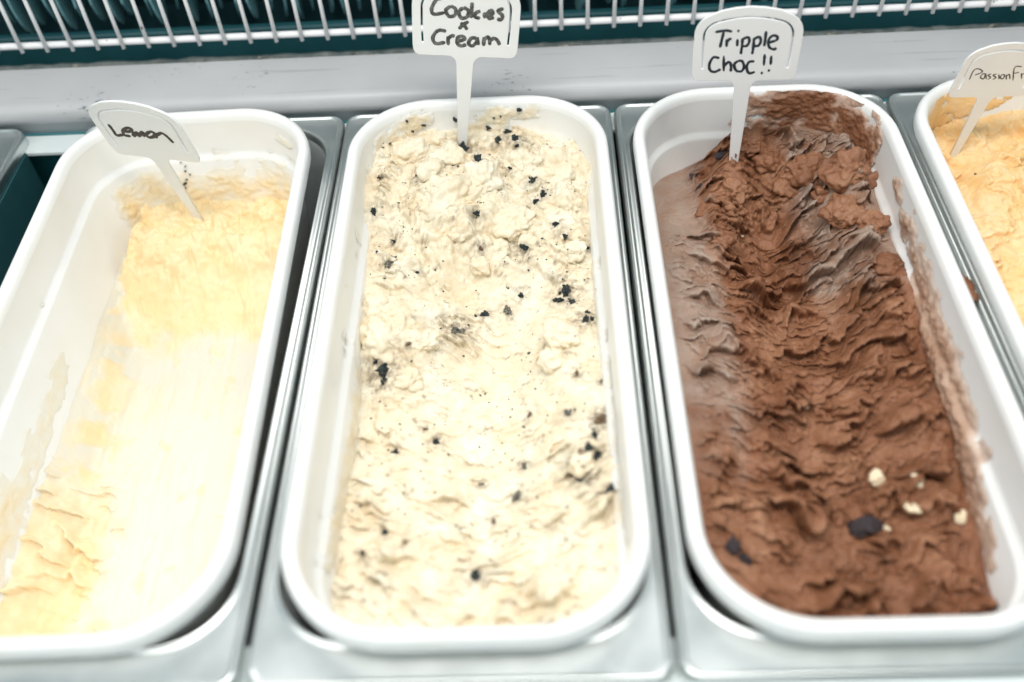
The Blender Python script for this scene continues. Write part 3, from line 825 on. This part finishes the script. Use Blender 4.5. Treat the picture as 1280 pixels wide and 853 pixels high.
smear('wall_smear', cc, M['cookies'], .0, 1.0, -.060, -.006,
      [(.1, -.028, .03, .007, .8), (.3, -.030, .03, .006, .7), (.5, -.033, .03, .006, .7), (.7, -.037, .03, .006, .8), (.9, -.038, .03, .006, .8)], 715, .0010, .010, .5, soft=.8)

# --- chocolate
ch = ice_root('choc', 'brown chocolate ice cream torn into flaky ridges')
def pale_choc(x, y):  # paler banks: own tone plus a glass reflection painted into the colour
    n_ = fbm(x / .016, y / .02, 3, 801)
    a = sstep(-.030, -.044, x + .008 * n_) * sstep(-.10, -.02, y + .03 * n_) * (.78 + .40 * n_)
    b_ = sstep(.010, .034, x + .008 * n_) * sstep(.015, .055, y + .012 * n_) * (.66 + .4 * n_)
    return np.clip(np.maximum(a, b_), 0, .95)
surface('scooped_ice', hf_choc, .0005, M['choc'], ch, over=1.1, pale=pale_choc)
smear('wall_smear', ch, M['choc_smear'], 1.0, 2.75, -.044, -.0008,
      [(2.15, -.006, .022, .009, 1.4), (1.75, -.012, .026, .014, 1.3), (1.35, -.018, .020, .014, 1.2), (2.50, -.012, .010, .006, .7), (1.6, -.028, .03, .010, .9), (2.2, -.024, .02, .010, 1.4), (1.12, -.026, .012, .014, 1.1)], 821, .0016, .013, 1.05, step=.0005, soft=1.0)
smear('wall_smear', ch, M['choc_pale'], .0, 1.0, -.075, -.006,
      [(.86, -.014, .012, .005, .8), (.76, -.022, .020, .007, 1.2), (.66, -.014, .016, .005, .8), (.60, -.026, .022, .008, 1.2), (.48, -.030, .028, .009, 1.7), (.38, -.034, .028, .009, 1.7), (.28, -.037, .028, .009, 1.6), (.17, -.045, .028, .008, 1.4), (.07, -.053, .028, .007, 1.0)], 831, .0022, .014, .55, soft=.8)
#LUMPS_CHOC
CHOC_LUMPS = [(-0.0181, 0.1985, 0.0078), (-0.0051, 0.1557, 0.0093), (-0.0311, 0.1826, 0.0066), (0.0299, 0.1347, 0.0132), (0.0486, 0.1189, 0.0118), (0.0691, 0.1255, 0.0076), (0.042, 0.09, 0.0116), (0.056, 0.0773, 0.0085), (0.0182, 0.1331, 0.0082), (-0.0168, 0.122, 0.0086), (-0.0326, 0.1113, 0.0071), (0.0359, 0.1127, 0.007), (0.0066, 0.1441, 0.0072), (0.0586, 0.0476, 0.0074), (-0.0317, 0.0724, 0.0057)]
for k, (x, y, r_) in enumerate(CHOC_LUMPS): lump('ice_lump', M['choc'], ch, hf_choc, x, y, r_, k)
#CHUNKS_CHOC
CHOC_POS = [(0.0219, -0.0883, 0.0068, 0), (0.0398, -0.0938, 0.0059, 0), (0.0336, -0.1048, 0.0086, 0), (0.0224, -0.1128, 0.0031, 0), (0.0575, -0.1096, 0.0054, 0), (0.0132, -0.1107, 0.0117, 1), (-0.0558, -0.1273, 0.0068, 1), (-0.0498, -0.1326, 0.0049, 1), (-0.0511, -0.1308, 0.0026, 0), (-0.0229, 0.1465, 0.0067, 1), (-0.04, 0.1487, 0.0037, 1), (-0.0373, 0.1329, 0.0031, 1), (0.073, 0.1694, 0.0058, 1), (-0.016, 0.0924, 0.0025, 0), (-0.0033, -0.0422, 0.0021, 0), (0.0046, 0.1895, 0.0043, 1)]
for x, y, s, kd in CHOC_POS:
    nm = ('white_chocolate_chunk', 'dark_chocolate_chunk')[kd]
    chunk(nm, M[('white_choc', 'dark_choc')[kd]], ch, hf_choc, x, y, s * 1.15, sink=.1, name=nm)

# --- lemon
lm = ice_root('lemon', 'last pale yellow lemon ice heaped at the back of the scraped tub')
surface('scraped_ice', hf_lemon, .00065, M['lemon'], lm, over=.5, zoff=LEMON_FLOOR, keep=-1.0, pale=lambda x, y: 1 - lemon_parts(x, y)[1])
smear('wall_smear', lm, M['lemon_smear'], .4, 4.0, -.080, -.008,
      [(1.5, -.016, .010, .006, .7), (1.25, -.056, .02, .022, 1.3), (1.7, -.056, .02, .020, 1.3), (2.2, -.055, .02, .018, 1.2), (2.7, -.060, .02, .016, 1.2), (3.2, -.056, .02, .020, 1.3), (3.6, -.058, .014, .02, 1.4), (.85, -.05, .03, .02, .9)], 901, .0012, .018, .55, soft=1.3)
for s_, z_, d_ in ((2.83, -.050, .0028), (2.80, -.047, .0016), (2.86, -.054, .0020), (2.78, -.040, .0014), (2.76, -.036, .0013), (2.80, -.033, .0012), (2.74, -.043, .0011)):
    q = wall_point(np.array([s_]), np.array([z_]), np.array([.0012]))[0]
    o = chunk('cookie_chunk', M['cookie'], lm, hf_cookies, 0, 0, d_, name='dark_fleck'); o.location = q
smear('wall_smear', lm, M['lemon_smear'], 4.0, 5.0, -.085, -.008,
      [(4.35, -.03, .004, .003, .7), (4.45, -.062, .02, .012, .8), (4.6, -.064, .03, .012, .9), (4.8, -.060, .03, .016, 1.1), (4.95, -.060, .03, .02, 1.1)], 911, .0006, .014, .45, soft=1.3)

# --- passion fruit
pf = ice_root('passion', 'orange yellow passion fruit ice cream at the right edge')
surface('scooped_ice', hf_passion, .0007, M['passion'], pf, over=.9)
smear('wall_smear', pf, M['passion'], 2.0, 4.6, -.050, -.004, [(3.6, -.020, .03, .012, 1.0), (3.0, -.016, .03, .010, .9), (4.2, -.02, .02, .008, .6)], 921, .0008, .014, .5)
for x, y, s in ((-.0600, .1420, .0026), (-.0560, .120, .0018), (-.040, .128, .0016), (-.030, .02, .0018)):
    chunk('seed', M['seed'], pf, hf_passion, x, y, s, sink=.1)

# chocolate that dripped over the pan edge between the two right hand tubs
bm = bmesh.new(); rg3 = random.Random(3)
for (x, y, z, s) in ((.3615, -.1820, .0008, .0050), (.3600, -.1760, .0009, .0032), (.3625, -.1890, .0006, .0036)):
    q = bmesh.ops.create_icosphere(bm, subdivisions=3, radius=s)['verts']
    for w in q:
        d = 1 + .22 * float(perlin(w.co.x * 400 + x * 900, w.co.y * 400 + w.co.z * 300, 4))
        w.co = Vector((w.co.x * .75 * d, w.co.y * 1.3 * d, w.co.z * .32 * d)) + Vector((x, y, z))
me = bpy.data.meshes.new('chocolate_drip'); bm.to_mesh(me); bm.free()
o = link('chocolate_drip', me, M['choc_smear']); tag_thing(o, 'small brown chocolate drip on the steel between chocolate and passion fruit tubs', 'drip')

# ------------------------------------------------------------------ flavour tags
HANDS = {}
TAGPOSE = {}
#TAGDATA
TAGPOSE['choc'] = ([0.2525, -0.06, 0.0549, 0.99], [[0.9953, 0.093, -0.0273], [-0.0926, 0.9956, 0.0144], [0.0285, -0.0118, 0.9995]])
HANDS['choc'] = [[(-18.95,32.01),(-13.04,32.89),(-9.32,32.06)],[(-14.09,32.16),(-14.75,26.9),(-15.36,22.08)],[(-11.91,27.48),(-11.68,22.39)],[(-11.72,25.32),(-10.56,27.32),(-9.23,27.42)],[(-5.89,27.36),(-5.67,22.66)],[(-5.94,32.49),(-5.69,32.11)],[(-3.07,27.93),(-2.95,22.22),(-3.15,17.47)],[(-3.0,27.3),(-0.12,28.37),(0.9,25.96),(-0.13,23.06),(-2.76,22.6)],[(3.34,28.05),(3.53,22.1),(3.37,17.35)],[(3.43,27.17),(6.16,28.5),(7.34,25.83),(6.34,22.94),(3.69,22.74)],[(9.6,32.04),(9.71,26.42),(9.62,22.37)],[(11.69,24.61),(16.12,26.29),(16.06,28.55),(13.57,29.1),(11.7,26.38),(12.45,21.93),(15.19,20.35),(16.75,21.21)],[(-15.12,15.09),(-18.57,15.67),(-20.52,11.51),(-19.98,7.26),(-17.23,5.88),(-13.71,7.69)],[(-12.76,16.61),(-11.88,6.33)],[(-12.14,9.39),(-9.79,12.38),(-8.16,10.64),(-7.74,5.99)],[(-4.2,13.2),(-6.22,10.61),(-4.71,6.61),(-1.59,6.16),(-0.41,9.19),(-1.9,12.77),(-4.2,13.2)],[(5.22,12.64),(2.12,12.17),(1.13,8.5),(2.89,4.76),(6.22,5.5)],[(10.55,17.22),(10.86,9.66)],[(10.3,4.64),(10.77,4.5)],[(14.37,16.12),(14.73,10.25)],[(14.19,6.3),(14.66,6.16)]]
TAGPOSE['cookies'] = ([0.0877, -0.0303, 0.06, 1.051], [[0.9937, -0.027, 0.1092], [0.0202, 0.9978, 0.0629], [-0.1106, -0.0603, 0.992]])
HANDS['cookies'] = [[(-13.8,34.58),(-16.76,33.71),(-19.41,28.34),(-18.2,25.12),(-12.22,26.26)],[(-8.79,30.44),(-11.44,27.68),(-9.69,24.26),(-6.4,25.06),(-6.07,28.68),(-8.79,30.44)],[(-1.81,29.94),(-4.23,26.97),(-2.65,23.53),(0.64,24.55),(0.93,28.28),(-1.81,29.94)],[(3.07,33.12),(2.94,27.85),(2.87,23.8)],[(7.94,28.1),(5.57,27.13),(5.06,24.55),(7.9,23.83)],[(10.26,27.58),(10.41,23.96)],[(11.85,25.63),(14.8,26.95),(13.91,28.82),(11.99,27.02),(12.92,24.08),(15.71,24.75)],[(20.84,30.32),(17.72,28.79),(20.38,26.05),(19.51,23.54),(17.46,24.09)],[(-4.0,16.77),(-1.54,19.61),(1.43,21.59)],[(-3.08,20.61),(-0.82,18.88),(0.87,16.57)],[(-11.07,15.12),(-15.63,15.34),(-18.64,11.14),(-17.1,7.34),(-11.48,8.16)],[(-10.21,12.09),(-9.72,6.57)],[(-9.98,10.45),(-7.98,12.42),(-6.14,12.29)],[(-5.05,9.03),(-0.59,10.57),(-1.87,12.5),(-4.39,11.49),(-4.62,7.93),(-2.23,6.38),(0.52,7.51)],[(6.32,11.79),(3.27,11.42),(1.83,8.24),(3.93,6.67),(6.21,9.01),(6.52,11.8),(7.5,7.4)],[(10.38,12.54),(10.6,6.99)],[(10.47,10.33),(12.42,12.63),(13.69,11.59),(14.07,7.72)],[(13.96,10.16),(16.02,12.04),(18.12,11.03),(19.82,7.99)]]
TAGPOSE['lemon'] = ([-0.1122, -0.0546, 0.011, 1.046], [[0.9619, 0.2581, -0.0905], [-0.27, 0.9489, -0.1634], [0.0437, 0.1816, 0.9824]])
HANDS['lemon'] = [[(-20.28,26.99),(-19.98,21.65),(-19.69,17.6),(-14.57,18.81)],[(-12.96,21.74),(-8.23,22.35),(-5.44,24.85),(-8.5,25.27),(-12.84,22.16),(-13.7,18.38),(-9.61,18.37)],[(-5.36,22.99),(-7.4,18.39),(-3.0,22.48),(-3.84,18.85),(1.13,23.28),(-0.15,18.79)],[(6.4,24.23),(2.57,21.04),(3.54,18.73),(7.73,20.5),(8.97,23.76),(6.4,24.23)],[(10.99,23.48),(7.92,18.77)],[(9.84,21.45),(14.33,23.91),(16.77,21.28),(18.51,16.09)]]
TAGPOSE['passion'] = ([0.4036, -0.0518, 0.0302, 0.822], [[0.9923, -0.0805, 0.0937], [0.088, 0.993, -0.079], [-0.0867, 0.0866, 0.9925]])
HANDS['passion'] = [[(-20.16,16.03),(-20.45,24.38),(-16.82,25.42),(-13.36,22.64),(-17.81,20.02)],[(-10.13,20.98),(-12.07,21.02),(-12.61,17.97),(-9.37,16.61),(-9.99,20.97),(-7.26,16.24)],[(-5.82,20.89),(-7.66,19.8),(-4.72,17.64),(-6.27,15.89)],[(-1.64,20.8),(-3.76,19.72),(-0.67,17.56),(-2.21,15.81)],[(0.26,20.28),(2.54,16.03)],[(2.77,20.22),(2.69,17.48),(5.33,16.29),(5.04,19.53),(2.77,20.22)],[(6.14,19.83),(8.31,15.58)],[(6.89,18.85),(8.36,20.11),(10.97,15.85)],[(13.86,14.48),(9.57,26.16),(14.88,26.84)],[(11.66,21.0),(15.1,21.89)],[(17.1,21.21),(19.81,15.98)],[(18.2,19.26),(19.62,21.16)]]
def tag_outline():
    """head with an arched top, fillets into a tapering stem (metres, x right, z up)"""
    o = []
    o += [(-.0027, -.061), (.0027, -.061), (.0046, -.006)]
    o += [(.0046 + .0052 - .0052 * math.cos(math.radians(a)), -.006 + .006 * math.sin(math.radians(a))) for a in range(15, 91, 15)]
    o += [(.0262, 0), (.0285, .0008), (.0296, .0030), (.0300, .006), (.0302, .018), (.0302, .030)]
    o += [(.0302 - .0130 * (1 - math.cos(math.radians(a))), .0300 + .0130 * math.sin(math.radians(a))) for a in range(10, 71, 10)]
    o += [(.0160, .0448), (.0080, .0464), (0, .0470)]
    half = [(x, z) for x, z in o]
    return half + [(-x, z) for x, z in reversed(half[1:-1]) if not (x == .0027 and z == -.061)]
def tag_slit():
    w = .00085; c = [(.0245, .0075), (.0250, .018), (.0250, .029)] + [(.0250 - .0100 * (1 - math.cos(math.radians(a))), .0290 + .0095 * math.sin(math.radians(a))) for a in range(12, 73, 12)] + [(.0130, .0395), (.0065, .0408), (0, .0412)]
    c = c + [(-x, z) for x, z in reversed(c[:-1])]
    L_ = []; R_ = []
    for i, (x, z) in enumerate(c):
        a = c[max(i - 1, 0)]; b_ = c[min(i + 1, len(c) - 1)]
        d = Vector((b_[0] - a[0], b_[1] - a[1])).normalized(); n_ = Vector((-d.y, d.x)) * w
        L_.append((x + n_.x, z + n_.y)); R_.append((x - n_.x, z - n_.y))
    return L_ + list(reversed(R_))
def plate_mesh():
    cu = bpy.data.curves.new('plate', 'CURVE'); cu.dimensions = '2D'; cu.fill_mode = 'BOTH'
    cu.extrude = .0005; cu.bevel_depth = .00025; cu.bevel_resolution = 2
    for pts in (tag_outline(), tag_slit()):
        sp = cu.splines.new('POLY'); sp.points.add(len(pts) - 1)
        for q, (x, z) in zip(sp.points, pts): q.co = (x, z, 0, 1)
        sp.use_cyclic_u = True
    ob = bpy.data.objects.new('plate_curve', cu); COL.objects.link(ob)
    dg = bpy.context.evaluated_depsgraph_get()
    me = bpy.data.meshes.new_from_object(ob.evaluated_get(dg))
    bpy.data.objects.remove(ob); bpy.data.curves.remove(cu)
    me.transform(Matrix.Rotation(math.radians(90), 4, 'X')); me.name = 'plate'
    me.materials.clear()
    return me
plate = plate_mesh(); plate.materials.append(M['tag'])
def smooth_path(pts, k=6):
    P = [Vector(p) for p in pts]
    if len(P) == 2: return [P[0].lerp(P[1], i / 4) for i in range(5)]
    out = []
    Q = [P[0] * 2 - P[1]] + P + [P[-1] * 2 - P[-2]]
    for i in range(1, len(Q) - 2):
        for j in range(k):
            t = j / k
            out.append(.5 * ((2 * Q[i]) + (Q[i + 1] - Q[i - 1]) * t + (2 * Q[i - 1] - 5 * Q[i] + 4 * Q[i + 1] - Q[i + 2]) * t * t + (-Q[i - 1] + 3 * Q[i] - 3 * Q[i + 1] + Q[i + 2]) * t ** 3))
    out.append(P[-1]); return out
TAGLAB = {'lemon': ('white tag handwritten Lemon leaning in the yellow ice', M['ink_brown'], .00115),
          'cookies': ('white tag with smudged handwriting Cookies & Cream cut by the top edge', M['ink_worn'], .00110),
          'choc': ('white arched tag handwritten Tripple Choc!! in crisp black', M['ink'], .00085),
          'passion': ('white tag with faded handwriting at the right edge over orange ice', M['ink_worn'], .00050)}
for kk, (loc, R) in TAGPOSE.items():
    lab, im, wd = TAGLAB[kk]
    t = empty('flavour_tag'); t.matrix_world = Matrix.Translation(loc[:3]) @ Matrix(R).to_4x4() @ Matrix.Scale(loc[3], 4)
    tag_thing(t, lab, 'tag', 'flavour tags stuck in the ice cream')
    link('plate', plate, None, t, smooth=False)
    V = []; F = []
    for st in HANDS[kk]:
        if len(st) == 2 and math.dist(*st) < 1: st = [(st[0][0] - wd * 800, st[0][1]), (st[0][0] + wd * 800, st[0][1] + .1)]
        pth = smooth_path([(x / 1000, -.00080, z / 1000) for x, z in st])
        n_ = len(pth); rad = [wd * (.55 if i in (0, n_ - 1) else 1) * (.88 + .24 * random.random()) for i in range(n_)]
        v, f = tube(pth, rad, 8, (Vector((0, -1, 0)), .12)); k0 = len(V); V += v; F += [tuple(i + k0 for i in q) for q in f]
    link('handwriting', mesh('handwriting', V, F), im, t)
